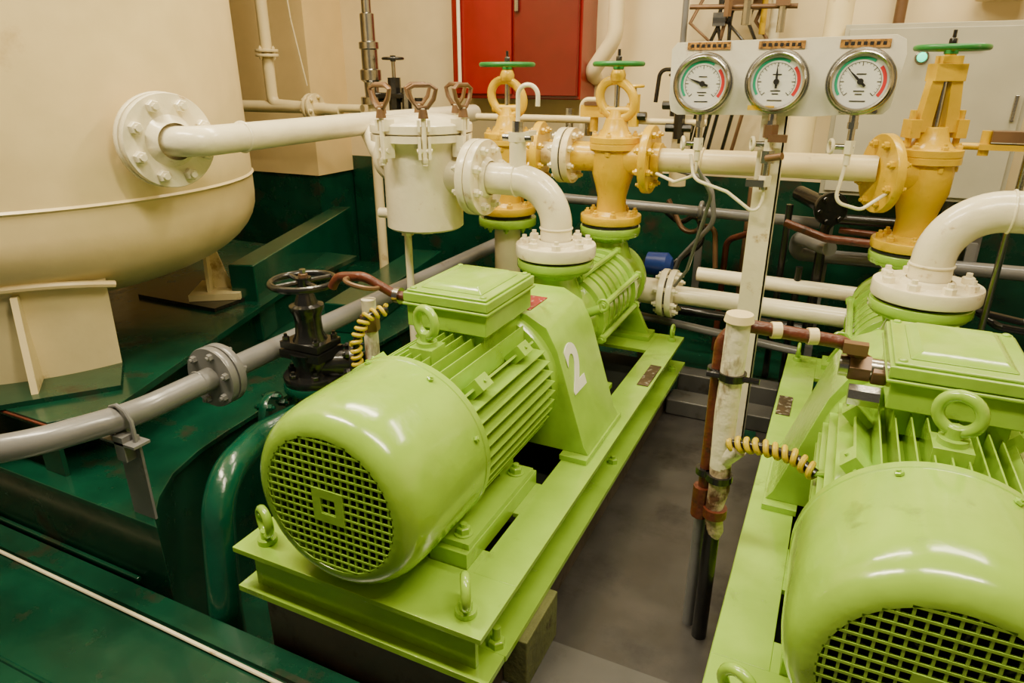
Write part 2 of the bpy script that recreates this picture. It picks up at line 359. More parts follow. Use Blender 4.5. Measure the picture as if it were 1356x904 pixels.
    o.matrix_local=Matrix.Translation(cpt)@Matrix((ri,up,nn)).transposed().to_4x4();o.parent=root
    return root
XP=-.722;XQ=.214
pump(XP,'2');pump(XQ,'1',.028)
# ---------------------------------------------------------------- globe valves (yellow)
def valve(x,y,z,ang,wr,lift,boxarm=False):
    b=B('globe_valve');b.M=Matrix.Translation((x,y,z))@Matrix.Rotation(ang,4,'Z')
    Z=(0,0,1)
    b.flange((0,0,.019),Z,.107,.028,YEL,8,.012,back=False)
    b.lathe((0,0,.033),Z,[(0,.066),(.012,.052),(.06,.05),(.10,.06),(.14,.072),(.20,.074),(.235,.066),(.24,.05)],YEL,36)
    b.lathe((0,0,.255),Z,[(0,0),(0,.085),(.018,.085),(.018,.083),(.021,.083),(.021,.085),(.04,.085),(.043,.06),(.062,.045),(.085,.038),(.10,.034),(.10,0)],YEL,36)
    for i in range(6):
        g=2*math.pi*(i+.5)/6;b.bolt((.070*math.cos(g),.070*math.sin(g),.295),Z,.010,.012,YEL);b.cyl((.070*math.cos(g),.070*math.sin(g),.25),(.070*math.cos(g),.070*math.sin(g),.235),.010,YEL,n=6)
    b.lathe((.02,0,.225),(1,0,0),[(0,.058),(.08,.052),(.092,.058),(.094,.06)],YEL,32)
    b.flange((.125,0,.225),(1,0,0),.112,.026,YEL,8,.012)
    if boxarm:
        for s in(-1,1):
            b.prism([(s*.058,-.016,.34),(s*.020,-.016,.34),(s*.010,-.016,.48),(s*.040,-.016,.50)],(0,.032,0),YEL)
            b.box((s*.065,0,.35),(.03,.05,.05),YEL);b.cyl((s*.068,0,.3),(s*.068,0,.40),.009,YEL)
        b.boxmm(-.042,.042,-.026,.026,.475,.520,YEL);b.boxmm(-.028,.028,-.020,.020,.520,.54,YEL)
    else:
        b.torus((0,0,.415),(0,1,0),.066,.0155,YEL,32,10,.80)
        b.lathe((0,0,.335),Z,[(0,.034),(.03,.024),(.045,.02),(.045,0)],YEL,20)
        b.cyl((-.055,0,.38),(.055,0,.38),.013,YEL);b.bolt((-.04,0,.385),Z,.009,.012,YEL);b.bolt((.04,0,.385),Z,.009,.012,YEL)
        b.lathe((0,0,.472),Z,[(0,0),(0,.024),(.02,.026),(.035,.02),(.035,0)],YEL,20)
    b.cyl((0,0,.34),(0,0,.55+lift),.009,STL)
    b.cyl((0,0,.50),(0,0,.52+lift),.015,BLK if not boxarm else YEL,n=12)
    b.wheel((0,0,.525+lift),Z,wr,.008,GRN,5,.018,.004)
    b.bolt((0,0,.535+lift),Z,.011,.014,BLK);b.cyl((0,0,.54+lift),(0,0,.57+lift),.005,BLK)
    return b.finish(.0012,seg=1)
valve(XP,2.33,.659,0.,.078,0)
valve(XQ,2.33,.659,math.radians(205),.086,.035,boxarm=True)
valve(-1.13,2.33,.659,0.15,.092,0.)
b=B('suction_riser_pipe')
b.flange((-1.13,2.33,.634),(0,0,1),.11,.03,LIME,8,.011,front=False);b.lathe((-1.13,2.33,.648),(0,0,1),[(0,.09),(.011,.09)],GSK,32)
b.cyl((-1.13,2.33,-.35),(-1.13,2.33,.63),.05,WHITE);b.finish()
# ---------------------------------------------------------------- white elbow pipes
for x0,d,xe in((XP,-1,-.965),(XQ+.006,1,1.3)):
    b=B('white_elbow_pipe')
    b.flange((x0,1.81,.678),(0,0,1),.117,.034,WHITE,8,.014,back=False)
    zc=.868
    b.lathe((x0,1.81,.694),(0,0,1),[(0,.06),(.008,.056),(.012,.048)],WHITE,32)
    b.tube(bend([(x0,1.81,.69),(x0,1.81,zc),(xe,1.81,zc+(.0 if d<0 else .03))],.125,14),.0455,WHITE,28)
    b.torus((x0,1.81,.74),(0,0,1),.046,.003,WHITE,32,8);b.torus((x0+d*.125,1.81,zc+(0 if d<0 else .004)),(1,0,0),.046,.003,WHITE,32,8)
    if d<0:
        b.flange((-.955,1.81,zc),(1,0,0),.110,.024,WHITE,8,.013,back=False)
        b.lathe((-.942,1.81,zc),(1,0,0),[(0,.06),(.012,.05)],WHITE)
        b.cyl((-.845,1.81,.90),(-.845,1.81,.975),.024,WHITE);b.cyl((-.845,1.81,.975),(-.845,1.81,1.0),.028,WHITE,n=6);b.cyl((-.845,1.81,1.0),(-.845,1.81,1.03),.016,STL)
        b.cyl((-.80,1.81,.985),(-.89,1.81,.985),.010,STL);b.box((-.80,1.80,1.0),(.012,.05,.012),WHITE)
        b.tube(bend([(-.845,1.81,1.02),(-.845,1.81,1.125),(-.785,1.81,1.125),(-.785,1.81,1.07)],.029,8),.0065,WHITE,10)
    else:
        b.flange((1.0,1.81,zc+.022),(1,0,0),.108,.024,WHITE,8,.013)
    b.finish()
# ---------------------------------------------------------------- strainer
b=B('basket_strainer');sx,sy=-1.165,1.81;Z=(0,0,1)
b.lathe((sx,sy,.705),Z,[(0,0),(0,.112),(.006,.119),(.012,.119),(.225,.119),(.24,.122),(.262,.135),(.264,.152),(.284,.152),(.284,.0)],WHITE,56)
b.lathe((sx,sy,.991),Z,[(0,.146),(.003,.153),(.024,.153),(.028,.149),(.034,.118),(.046,.10),(.052,.06),(.054,0)],WHITE,56)
b.lathe((sx,sy,.986),Z,[(0,.14),(.007,.14)],GSK,40)
b.lathe((sx+.1,sy,.868),(1,0,0),[(0,.058),(.085,.055)],WHITE,32);b.flange((sx+.183,sy,.868),(1,0,0),.110,.024,WHITE,8,.013,front=False)
b.lathe((sx+.195,sy,.868),(1,0,0),[(0,.095),(.006,.095)],GSK,32)
b.tube(bend([(sx-.09,sy+.05,.90),(sx-.27,sy+.16,.90),(sx-.37,sy+.24,.97)],.1),.036,WHITE,24);b.flange((sx-.155,sy+.087,.90),(-.88,.47,0),.08,.03,WHITE,6,.011)
for g in(-100,-10,80,170,-55,125):
    a=math.radians(g);d=V((math.cos(a),math.sin(a),0));c=V((sx,sy,0))+d*.163;t=V((-d.y,d.x,0))
    for k in(-1,1):
        b.box(c+t*.014*k-d*.008+V((0,0,.958)),(.04,.008,.06),WHITE,rz=a);b.box(c+t*.014*k-d*.012+V((0,0,1.018)),(.04,.008,.03),WHITE,rz=a)
    b.cyl(c+V((0,0,.91)),c+V((0,0,1.065)),.0075,WHITE,n=12);b.cyl(c+t*.022+V((0,0,.95)),c-t*.022+V((0,0,.95)),.007,WHITE,n=12);b.bolt(c+V((0,0,.93)),(0,0,-1),.011,.014,WHITE)
    b.lathe(c+V((0,0,1.038)),Z,[(0,0),(0,.015),(.024,.011),(.024,0)],BRN,12)
    q=[c+t*s*.038*1+V((0,0,1.066+z)) for s,z in((-.35,0),(-.8,.022),(-1,.048),(-.55,.058),(.55,.058),(1,.048),(.8,.022),(.35,0))]
    b.tube(q,.0065,BRN,8,True)
b.cyl((sx-.07,sy,.705),(sx-.07,sy,.0),.012,WHITE);b.cyl((sx-.07,sy-.0,.705),(sx-.07,sy,.67),.02,WHITE,n=6);b.cyl((sx,sy,.705),(sx,sy,.685),.03,WHITE,n=6)
b.cyl((sx-.11,sy-.02,.74),(sx-.155,sy-.025,.74),.016,WHITE)
b.finish()
# ---------------------------------------------------------------- manifold pipes
b=B('manifold_pipe')
zc=.885
b.cyl((XP+.14,2.33,zc),(XQ-.125,2.29,zc+.01),.038,CREAM,n=28)
b.cyl((XP+.14,2.33,zc),(XP+.165,2.33,zc),.055,YEL,n=28)
b.flange((XP-.155,2.33,zc),(1,0,0),.095,.024,CREAM,8,.012);b.flange((XP-.185,2.33,zc),(1,0,0),.095,.024,WHITE,8,.012);b.lathe((XP-.173,2.33,zc),(1,0,0),[(0,.09),(.008,.09)],GSK)
b.cyl((XP-.16,2.33,zc),(XP-.05,2.33,zc),.05,YEL);b.cyl((XP-.185,2.33,zc),(-1.0,2.35,zc),.042,CREAM)
for x in(-.42,-.18,.0): b.torus((x,2.32,zc+.006),(1,0,0),.037,.0045,CREAM,28,8)
b.finish()
# ---------------------------------------------------------------- gauge board & gauges
b=B('gauge_board');y=2.14
P=[(-.475,1.04),(-.495,1.05),(-.502,1.08),(-.505,1.22),(-.49,1.237),(.07,1.247),(.093,1.235),(.10,1.20),(.085,1.07),(.07,1.052),(-.02,1.05),(-.1,1.043),(-.3,1.043)]
b.prism([(x,y,z) for x,z in P],(0,.006,0),BRD)
for x in(-.40,-.205,-.0):
    b.box((x,y-.003,1.227),(.12,.004,.02),LBL);b.box((x,y-.004,1.060),(.075,.003,.01),STL)
    for k in range(-3,4): b.box((x+k*.015,y-.0055,1.227),(.009,.001,.009),INK)
b.prism([(-.235,2.150,0),(-.165,2.150,0),(-.165,2.156,0),(-.235,2.156,0)],(0,0,1.10),WHITE)
b.boxmm(-.171,-.165,2.15,2.19,0,1.05,WHITE);b.boxmm(-.27,-.13,2.10,2.22,0,.01,DKG)
for x in(-.45,.05): b.bolt((x,y,1.06),(0,-1,0),.008,.006,STL)
b.finish(.0015)
def gauge(x,z,needle,y=2.115,r=.084):
    b=B('pressure_gauge');Y=(0,-1,0);c=V((x,y,z))
    b.lathe(c+V((0,.024,0)),Y,[(0,0),(0,r*.86),(.026,r*.88),(.028,r),(.038,r*1.0),(.042,r*.98),(.043,r*.93),(.046,r*.93),(.054,r*.90),(.058,r*.85),(.055,r*.80),(.044,r*.785)],STL,56)
    b.lathe(c+V((0,-.016,0)),Y,[(0,0),(0,r*.80)],FACE,48)
    yy=c.y-.0175;r*=.92
    def arc(a0,a1,r0,r1,m,n=24):
        vs=[];fs=[]
        for i in range(n+1):
            g=math.radians(a0+(a1-a0)*i/n)
            for rr in(r0,r1): vs.append((x+rr*math.cos(g),yy,z+rr*math.sin(g)))
        for i in range(n): fs.append((2*i,2*i+1,2*i+3,2*i+2))
        b.add(vs,fs,m)
    arc(215,60,r*.70,r*.79,AGR);arc(40,-38,r*.68,r*.79,ARD)
    arc(225,-45,r*.62,r*.635,INK,40)
    for i in range(25):
        g=math.radians(225-270*i/24);L=.13 if i%4==0 else .07
        for_r=[V((math.cos(g),0,math.sin(g)))*r*(.63-L),V((math.cos(g),0,math.sin(g)))*r*.63];t=V((-math.sin(g),0,math.cos(g)))*(.0009 if i%4==0 else .0005)
        b.add([V((x,yy,z))+for_r[0]-t,V((x,yy,z))+for_r[0]+t,V((x,yy,z))+for_r[1]+t,V((x,yy,z))+for_r[1]-t],[(0,1,2,3)],INK)
    for dz,w in((-.30,.34),(-.40,.22),(.24,.3),(-.62,.5)):
        b.boxmm(x-w*r/2,x+w*r/2,yy-.0004,yy,z+dz*r-.0013,z+dz*r+.0013,INK)
    g=math.radians(needle);d=V((math.cos(g),0,math.sin(g)));t=V((-d.z,0,d.x));o=V((x,yy-.003,z))
    b.prism([o-d*r*.22-t*.003,o-d*r*.22+t*.003,o+d*r*.2+t*.003,o+d*r*.62,o+d*r*.2-t*.003],(0,-.0012,0),INK)
    b.lathe(o+V((0,-.001,0)),Y,[(0,.008),(.004,.007),(.004,0)],INK,16)
    r/=.92;q=c+V((0,.005,0))
    b.cyl(q-V((0,0,r*.9)),q-V((0,0,r+.018)),.012,STL,n=12);b.cyl(q-V((0,0,r+.018)),q-V((0,0,r+.035)),.014,STL,n=6);b.cyl(q-V((0,0,r+.035)),q-V((0,0,r+.075)),.009,STL,n=12)
    b.cyl(q-V((0,0,r+.065)),q-V((0,0,r+.10)),.015,WHITE,n=6);b.cyl(q-V((0,0,r+.10)),q-V((0,0,r+.13)),.009,WHITE,n=12)
    b.cyl(q-V((.045,0,r+.082)),q-V((-.012,0,r+.082)),.008,STL,n=12);b.torus(q-V((.045,0,r+.082)),(1,.4,0),.017,.005,WHITE,20,8)
    return b.finish()
gauge(-.401,1.127,160);gauge(-.203,1.133,92);gauge(.003,1.134,137)
b=B('gauge_capillary_tubes')
b.tube(bend([(-.401,2.12,.915),(-.401,2.12,.87),(-.47,2.16,.84),(-.55,2.25,.85)],.03),.005,WHITE,8)
b.tube(bend([(-.42,2.12,.93),(-.40,2.10,.86),(-.30,2.10,.83),(-.22,2.10,.775),(-.20,2.12,.80),(-.205,2.12,.93)],.04),.005,WHITE,8)
b.tube(bend([(.003,2.12,.93),(-.01,2.11,.82),(.06,2.13,.80),(.12,2.2,.84)],.03),.005,WHITE,8)
b.tube(bend([(-.41,2.15,.90),(-.36,2.2,.8),(-.45,2.4,.5),(-.5,2.45,.42)],.05),.006,GRY,8)
b.finish()
b=B('isolating_valve_block')
b.cyl((-.203,2.12,1.04),(-.203,2.12,.84),.012,STL,n=12);b.cyl((-.203,2.12,1.02),(-.203,2.12,.985),.021,BRN,n=6);b.cyl((-.203,2.12,.95),(-.203,2.12,.915),.02,STL,n=6);b.cyl((-.203,2.12,.88),(-.203,2.12,.85),.02,WHITE,n=6)
b.cyl((-.203,2.10,.93),(-.16,2.08,.94),.010,BRN);b.box((-.235,2.10,1.065),(.07,.01,.012),YEL);b.box((-.18,2.10,.985),(.05,.02,.02),BRN);b.box((-.225,2.10,.86),(.05,.02,.02),STL)
b.finish()
# ---------------------------------------------------------------- pressure tank
b=B('pressure_tank');tc=V((-2.364,1.337,0));R=.68;zs=.837
n=14;hd=.27
prof=[]
for i in range(n+1):
    g=math.pi/2*i/n
    prof.append((zs-.07-hd*math.cos(g)**.9 if i<n else zs-.07, R*math.sin(g)**.85 if i>0 else 0))
prof=prof+[(zs-.006,R),(zs,R+.006),(zs+.006,R),(2.45,R),(2.5,R*.9),(2.5,0)]
b.lathe(tc,(0,0,1),prof,TANKC,120)
def radial(deg): a=math.radians(deg);return V((math.cos(a),math.sin(a),0))
def leg(az,r0=.60,wd=.34):
    d=radial(az);t=V((-d.y,d.x,0));zf=.374
    vs=[];m=10
    for i in range(m+1):
        s=(i/m-.5);a=az+s*math.degrees(wd/r0);dd=radial(a)
        vs+= [tc+dd*(r0+.0)+V((0,0,.63+.015*math.cos(s*3))),tc+dd*(r0-.02+.0)+V((0,0,zf))]
        vs+= [tc+dd*(r0-.014)+V((0,0,.63)),tc+dd*(r0-.034)+V((0,0,zf))]
    fs=[]
    for i in range(m):
        k=4*i;fs+=[(k,k+1,k+5,k+4),(k+2,k+6,k+7,k+3),(k,k+4,k+6,k+2),(k+1,k+3,k+7,k+5)]
    fs+=[(0,2,3,1),(4*m,4*m+1,4*m+3,4*m+2)]
    b.add(vs,fs,CREAM)
    c=tc+d*(r0)
    b.prism([c+V((0,0,.62))-t*.006,c+d*.03+V((0,0,.62))-t*.006,c+d*.085+V((0,0,zf))-t*.006,c-d*.03+V((0,0,zf))-t*.006],t*.016,CREAM)
    b.prism([c-d*.10+t*.20+V((0,0,.36)),c+d*.12+t*.20+V((0,0,.36)),c+d*.12-t*.20+V((0,0,.36)),c-d*.10-t*.20+V((0,0,.36))],(0,0,.014),DKG)
    b.tube([tc+radial(az+s)*(r0+.022)+V((0,0,.642-.00006*s*s)) for s in range(-21,22,3)],.010,TANKC,8)
leg(-38,.612,.42)
d=radial(35);c=V((-2.10,1.75,0));t=V((-d.y,d.x,0))
b.prism([c-t*.07+V((0,0,.38)),c+t*.07+V((0,0,.38)),c+t*.05+V((0,0,.62)),c-t*.05+V((0,0,.62))],d*.012,CREAM)
b.prism([c+d*.012+V((0,0,.38))-t*.006,c+d*.08+V((0,0,.38))-t*.006,c+d*.02+V((0,0,.60))-t*.006,c+V((0,0,.60))-t*.006],t*.012,CREAM)
b.box(c+d*.03+V((0,0,.387)),(.18,.20,.024),CREAM,rz=math.radians(35))
leg(170,.60,.3)
nd=V((.93,-.25,0)).normalized();nc=V((-1.585,1.265,.992))
b.cyl(nc-nd*.25,nc-nd*.02,.055,TANKC)
b.flange(nc-nd*.030,nd,.120,.022,WHITE,8,.014,front=False);b.flange(nc,nd,.118,.024,WHITE,8,.016,back=False)
b.lathe(nc-nd*.019,nd,[(0,.105),(.007,.105)],GSK)
b.finish()
b=B('tank_outlet_pipe')
b.lathe(nc+nd*.012,nd,[(0,.065),(.012,.055),(.03,.046)],WHITE,32)
b.tube(bend([nc+nd*.012,nc+nd*.105,(-1.555,2.08,.99),(-1.60,2.94,.985)],[.09,.5],12),.038,PIPW,28)
b.torus((-1.500,1.43,.992),(0,1,0),.038,.005,WHITE,28,8)
b.finish()
# ---------------------------------------------------------------- grey service pipe
b=B('grey_service_pipe')
b.tube(bend([(-2.0,.42,.44),(-1.44,.60,.45),(-1.335,.85,.45),(-1.34,2.75,.45)],[.3,.35],10),.029,GRY,24)
b.flange((-1.338,1.075,.45),(0,1,0),.078,.020,GRY,6,.010,front=False);b.flange((-1.338,1.10,.45),(0,1,0),.078,.020,GRY,6,.010,back=False)
b.torus((-1.338,1.03,.45),(0,1,0),.029,.003,GRY,20,6)
b.finish()
b=B('pipe_support_bracket')
b.boxmm(-1.372,-1.30,.825,.831,ZP,.418,GRY);b.boxmm(-1.372,-1.366,.831,.865,ZP,.44,GRY)
b.boxmm(-1.39,-1.28,.80,.84,.40,.406,GRY)
b.tube([(-1.376,.82,.40),(-1.376,.82,.455),(-1.36,.82,.478),(-1.338,.82,.486),(-1.315,.82,.478),(-1.300,.82,.455),(-1.300,.82,.40)],.005,GRY,8)
b.boxmm(-1.345,-1.315,.80,.826,.36,.42,GRY)
b.finish()
# ---------------------------------------------------------------- black gate valve + dark-green elbow
b=B('gate_valve');vx,vy=-1.205,1.285;Z=(0,0,1)
b.flange((vx,vy,.395),Z,.080,.02,BLK,6,.011)
b.lathe((vx,vy,.40),Z,[(0,.05),(.02,.045),(.05,.055),(.07,.06),(.07,.0)],BLK,28)
b.boxmm(vx-.065,vx+.065,vy-.05,vy+.05,.455,.478,BLK);b.boxmm(vx-.062,vx+.062,vy-.047,vy+.047,.482,.50,BLK)
for sx in(-1,1):
    for s in(-1,1): b.bolt((vx+sx*.05,vy+s*.036,.50),Z,.009,.012,BLK)
b.lathe((vx,vy,.50),Z,[(0,.045),(.02,.036),(.05,.034),(.07,.036),(.085,.044),(.095,.044),(.10,.03),(.13,.02),(.13,0)],BLK,28)
b.flange((vx+.09,vy+.06,.425),(.8,.6,0),.06,.02,BLK,6,.01);b.cyl((vx,vy,.425),(vx+.09,vy+.06,.425),.04,BLK)
b.cyl((vx,vy,.6),(vx,vy,.69),.008,STL);b.wheel((vx,vy,.657),Z,.082,.009,BLK,4,.02);b.bolt((vx,vy,.667),Z,.012,.012,BRN)
b.finish()
b=B('dark_green_elbow_pipe')
b.flange((vx,vy,.372),Z,.082,.022,DKG2,6,.011,front=False)
b.tube(bend([(vx,vy,.372),(vx,vy,.30),(-1.24,1.10,.29),(-1.175,.90,.29),(-1.135,.835,.0),(-1.135,.835,-.36)],[.05,.12,.13,.1],10),.037,DKG2,24)
b.flange((-1.29,1.20,.30),(.9,.3,0),.06,.02,DKG2,6,.01)
b.finish()
# ---------------------------------------------------------------- conduits
x0,y0,xb=-.128,1.225,XQ-.115
b=B('cable_conduit')
b.cyl((x0,y0,0),(x0,y0,.34),.016,BLK,n=16);b.tube([(x0-.03,y0+.03,.0),(x0-.03,y0+.03,.35)],.013,GRY,12)
b.tube([(x0,y0,.43),(x0-.002,y0,.55),(x0,y0,.735)],[.0205,.0215,.0215],CHI,20);b.lathe((x0,y0,.735),(0,0,1),[(0,.027),(.014,.024),(.014,0)],CREAM,20)
b.tube([(x0+.002,y0,.245),(x0+.004,y0,.28),(x0-.002,y0,.33),(x0+.003,y0,.38),(x0,y0,.435)],[.008,.018,.017,.0205,.0205],CHR,20)
b.tube(bend([(x0-.028,y0+.015,.33),(x0-.028,y0+.01,.69),(x0+.0,y0+.02,.722),(xb-.05,1.29,.70),(xb,1.30,.66)],.04),.0125,RST,14)
for z in(.62,.40): b.cyl((x0,y0,z),(x0,y0,z+.014),.026,BLK);b.cyl((x0-.03,y0+.012,z),(x0-.03,y0+.012,z+.014),.018,BLK)
b.cyl((x0-.045,y0-.01,.627),(x0+.05,y0-.01,.627),.006,BLK,n=8)
b.cyl((x0-.005,y0,.44),(x0+.03,y0-.01,.485),.018,CHI)
b.cyl((x0-.03,y0+.012,.30),(x0-.03,y0+.012,.37),.019,RST,n=10);b.cyl((x0,y0,.315),(x0,y0,.335),.024,RST)
for f in(.35,.7):
    p=V((x0,y0+.02,.722)).lerp(V((xb-.05,1.29,.702)),f);b.cyl(p-V((.008,.003,0)),p+V((.008,.003,0)),.0155,CREAM)
b.cyl((xb-.035,1.295,.655),(xb+.0,1.297,.655),.026,BRN,n=6);b.cyl((xb-.035,1.295,.655),(xb-.05,1.295,.655),.02,STL);b.cyl((xb-.01,1.297,.655),(xb+.02,1.297,.655),.02,STL);b.box((xb-.03,1.27,.70),(.04,.02,.02),BRN)
b.cyl((xb-.03,1.25,.62),(xb+.02,1.25,.62),.02,STL,n=8)
b.finish()
b=B('spiral_wrapped_cable')
P=bend([(-.115,1.215,.49),(-.06,1.20,.505),(0,1.19,.505),(.04,1.17,.49)],.05)
b.tube(P,.009,BLK,10);b.tube(pathhelix(P,.0115,.017),.0055,YCB,8)
b.tube(bend([(.04,1.17,.49),(.07,1.15,.51),(.10,1.12,.49),(.13,1.12,.50)],.03),.005,LIME,8)
b.finish()
b=B('spiral_wrapped_cable')
P=bend([(-.93,1.26,.63),(-.965,1.22,.62),(-.985,1.20,.56),(-.985,1.20,.44)],.04)
b.tube(P,.008,BLK,10);b.tube(pathhelix(P,.0105,.017),.005,YCB,8);b.finish()
b=B('cable_conduit')
b.tube(bend([(-.84,1.297,.655),(-.93,1.297,.655),(-1.0,1.27,.70),(-1.08,1.27,.69),(-1.10,1.27,.66)],.04),.0115,RST,14)
b.cyl((-.915,1.297,.655),(-.93,1.297,.655),.02,STL);b.cyl((-1.0,1.28,-.3),(-1.0,1.28,.64),.018,CHI);b.cyl((-1.0,1.28,.56),(-1.0,1.28,.60),.024,BRN,n=6)
b.torus((-1.0,1.26,.685),(.2,.2,1),.040,.006,BRN,24,8)
b.finish()
# ---------------------------------------------------------------- low pipes behind post
b=B('low_white_pipes')
b.cyl((-.58,2.5,.375),(.16,2.5,.365),.034,WHITE);b.cyl((-.45,2.62,.43),(.16,2.62,.42),.027,WHITE)
b.flange((-.515,2.5,.375),(1,0,0),.092,.022,WHITE,8,.012);b.flange((-.545,2.5,.375),(1,0,0),.092,.022,WHITE,8,.012);b.lathe((-.534,2.5,.375),(1,0,0),[(0,.08),(.008,.08)],GSK)
b.cyl((-.7,2.5,.375),(-.55,2.5,.375),.05,WHITE)
b.finish()
b=B('grey_pipe_run')
b.cyl((-1.6,2.85,.65),(-.05,2.85,.62),.021,GRY)
b.tube(bend([(.0,2.6,.58),(-.12,2.8,.57),(-.12,2.82,.50),(1.3,2.8,.52)],[.04,.03]),.026,GRY,20)
b.torus((-.5,2.85,.635),(1,0,0),.03,.009,GRY,20,8);b.box((-.5,2.88,.45),(.03,.01,.35),GRY);b.box((.45,2.82,.35),(.03,.02,.5),GRY)
b.tube(bend([(-.03,2.7,.25),(-.03,2.75,.66),(.3,2.75,.66)],.05),.018,BLK,14)
b.flange((-.02,2.72,.70),(.5,-1,0),.06,.02,BLK,6,.01);b.cyl((-.02,2.72,.70),(-.14,2.9,.72),.03,BLK)
b.tube(bend([(-.72,3.0,.62),(-.60,2.95,.55),(-.52,2.9,.62),(-.48,2.85,.50),(-.60,2.8,.40)],.06),.012,BLK,10)
b.tube(bend([(-.66,2.95,.65),(-.56,2.9,.5),(-.45,2.9,.60),(-.42,2.85,.4)],.06),.011,BRN,10)
b.tube(bend([(-.62,2.8,.80),(-.45,2.7,.78),(-.42,2.7,.62),(-.55,2.75,.45),(-.6,2.8,.3)],.08),.010,GRY,10)
b.tube([(.02,2.75,.62),(.3,2.72,.61)],.012,RST,10)
b.tube(bend([(-.16,2.6,.66),(-.02,2.58,.62),(.14,2.55,.62)],.04),.014,RST,10)
b.tube([(-.75,2.7,.25),(-.05,2.7,.24)],.02,BLK,12);b.tube([(-.75,2.55,.26),(-.05,2.55,.20)],.016,GRY,12)
b.tube([(-.16,2.75,0),(-.16,2.75,.7)],.013,BLK,12);b.tube([(-.09,2.62,0),(-.09,2.62,.5)],.013,BLK,12)
b.tube(bend([(.30,2.7,.60),(.40,2.65,.50),(.46,2.6,.42),(.60,2.6,.40),(1.0,2.6,.42)],.06),.012,BLK,10)
b.tube(bend([(.30,2.75,.30),(.42,2.7,.44),(.55,2.65,.36),(1.0,2.6,.34)],.06),.014,BLK,10)
b.tube([(.36,2.9,.2),(.36,2.9,.74)],.016,GRY,10);b.box((.40,2.62,.46),(.07,.05,.06),BRN)
b.tube(bend([(-.40,2.95,.0),(-.40,2.95,.50),(-.28,2.9,.56),(-.28,2.9,.74)],.05),.013,RST,10)
b.tube([(-.33,2.98,.0),(-.33,2.98,.72)],.011,BRN,10)
b.finish()
b=B('small_blue_pump')
b.lathe((-.66,2.66,.44),(1,0,0),[(0,0),(0,.045),(.08,.05),(.10,.03),(.10,0)],BLU,24);b.cyl((-.60,2.66,.30),(-.60,2.66,.44),.03,BLU);b.box((-.6,2.66,.15),(.12,.12,.30),DKG)
b.finish()
# ---------------------------------------------------------------- back wall equipment
b=B('fire_cabinet')
b.boxmm(-1.775,-1.12,3.06,3.255,1.045,1.75,RED);b.boxmm(-1.44,-1.13,3.035,3.06,1.06,1.735,REDD);b.boxmm(-1.76,-1.455,3.045,3.06,1.065,1.735,RED)
b.cyl((-1.72,3.03,1.10),(-1.72,3.03,1.7),.009,WHITE,n=10)
b.box((-1.69,3.03,1.52),(.10,.01,.05),STL);b.box((-1.42,3.025,1.45),(.02,.02,.08),STL)
b.finish(.03,seg=4)
b=B('electrical_cabinet')
b.boxmm(-.07,.50,2.80,3.1,.74,1.31,CAB);b.boxmm(-.055,.485,2.788,2.80,.755,1.295,CAB);b.boxmm(-.03,.0,2.85,3.05,0,.74,GRY);b.boxmm(.45,.48,2.85,3.05,0,.74,GRY)
b.lathe((.175,2.788,1.205),(0,-1,0),[(0,.022),(.006,.022),(.006,.016),(.012,.016)],STL,20)
b.lathe((.175,2.778,1.205),(0,-1,0),[(0,.015),(.012,.012),(.014,0)],LMP,20)
b.lathe((.03,2.788,1.16),(0,-1,0),[(0,.014),(.02,.012),(.02,0)],BLK,16);b.box((.30,2.785,1.235),(.09,.004,.02),FACE);b.box((.465,2.782,1.05),(.012,.012,.08),STL)
b.finish(.004)
b=B('side_pipe_fitting')
b.box((.42,2.45,.955),(.15,.05,.016),YEL);b.box((.42,2.45,.985),(.10,.06,.03),BRN);b.cyl((.36,2.45,.93),(.36,2.45,1.0),.014,YEL);b.cyl((.3,2.45,.955),(.7,2.45,.955),.010,YEL);b.cyl((.47,2.45,0),(.47,2.45,.96),.010,STL)
b.finish()
b=B('cream_wall_pipe')
b.tube(bend([(-.99,3.12,2.6),(-.99,3.12,1.30),(-1.10,3.14,1.16),(-1.12,3.25,1.14)],[.12,.05]),.035,WALLC,20)
b.finish()
b=B('cream_wall_pipe')
b.tube(bend([(-.16,2.75,.80),(-.16,2.75,1.10),(-.10,2.9,1.22),(-.10,2.95,2.5)],.06),.045,CREAM,20)
b.finish()
b=B('wall_cables')
for i,(x,m) in enumerate(((-.55,BLK),(-.52,BRN),(-.49,BLK),(-.53,BLK),(-.40,BLK),(-.36,BRN),(-.46,BLK),(-.60,BRN))):
    b.tube([(x,3.18,2.5),(x-.02+.01*i,3.15,1.6),(x-.01*i,3.12,1.35),(x+.02*i-.05,3.1,1.22),(x-.06,3.12,1.0),(x-.1,3.15,.8)],.008,m,8)
b.cyl((-.34,3.15,1.25),(-.34,3.15,2.5),.022,WHITE);b.torus((-.42,3.05,1.47),(.2,1,0),.035,.01,WHITE,20,8);b.cyl((-.38,3.1,1.3),(-.38,3.1,1.5),.012,YEL)
b.cyl((-.70,3.15,.72),(-.70,3.15,2.5),.013,GRY);b.box((-.45,3.1,1.42),(.12,.05,.06),BRN);b.box((-.55,3.12,1.36),(.05,.05,.05),STL)
b.cyl((-.65,3.0,1.40),(-.25,3.0,1.39),.009,BRN);b.cyl((-.43,3.0,1.33),(-.43,3.0,1.5),.018,STL,n=8)
b.cyl((-.50,2.98,1.36),(-.50,2.98,1.48),.016,BRN,n=6);b.torus((-.50,2.98,1.46),(0,.3,1),.03,.005,BLK,20,8)
b.cyl((-.30,2.98,1.30),(-.30,2.98,1.46),.014,STL,n=8);b.box((-.30,2.97,1.40),(.05,.03,.02),BRN)
b.cyl((.10,3.2,1.3),(.10,3.2,2.5),.02,BRN);b.cyl((.42,3.18,1.4),(.42,3.18,2.5),.09,WALLC)
b.finish()
b=B('small_bore_valve_cluster')
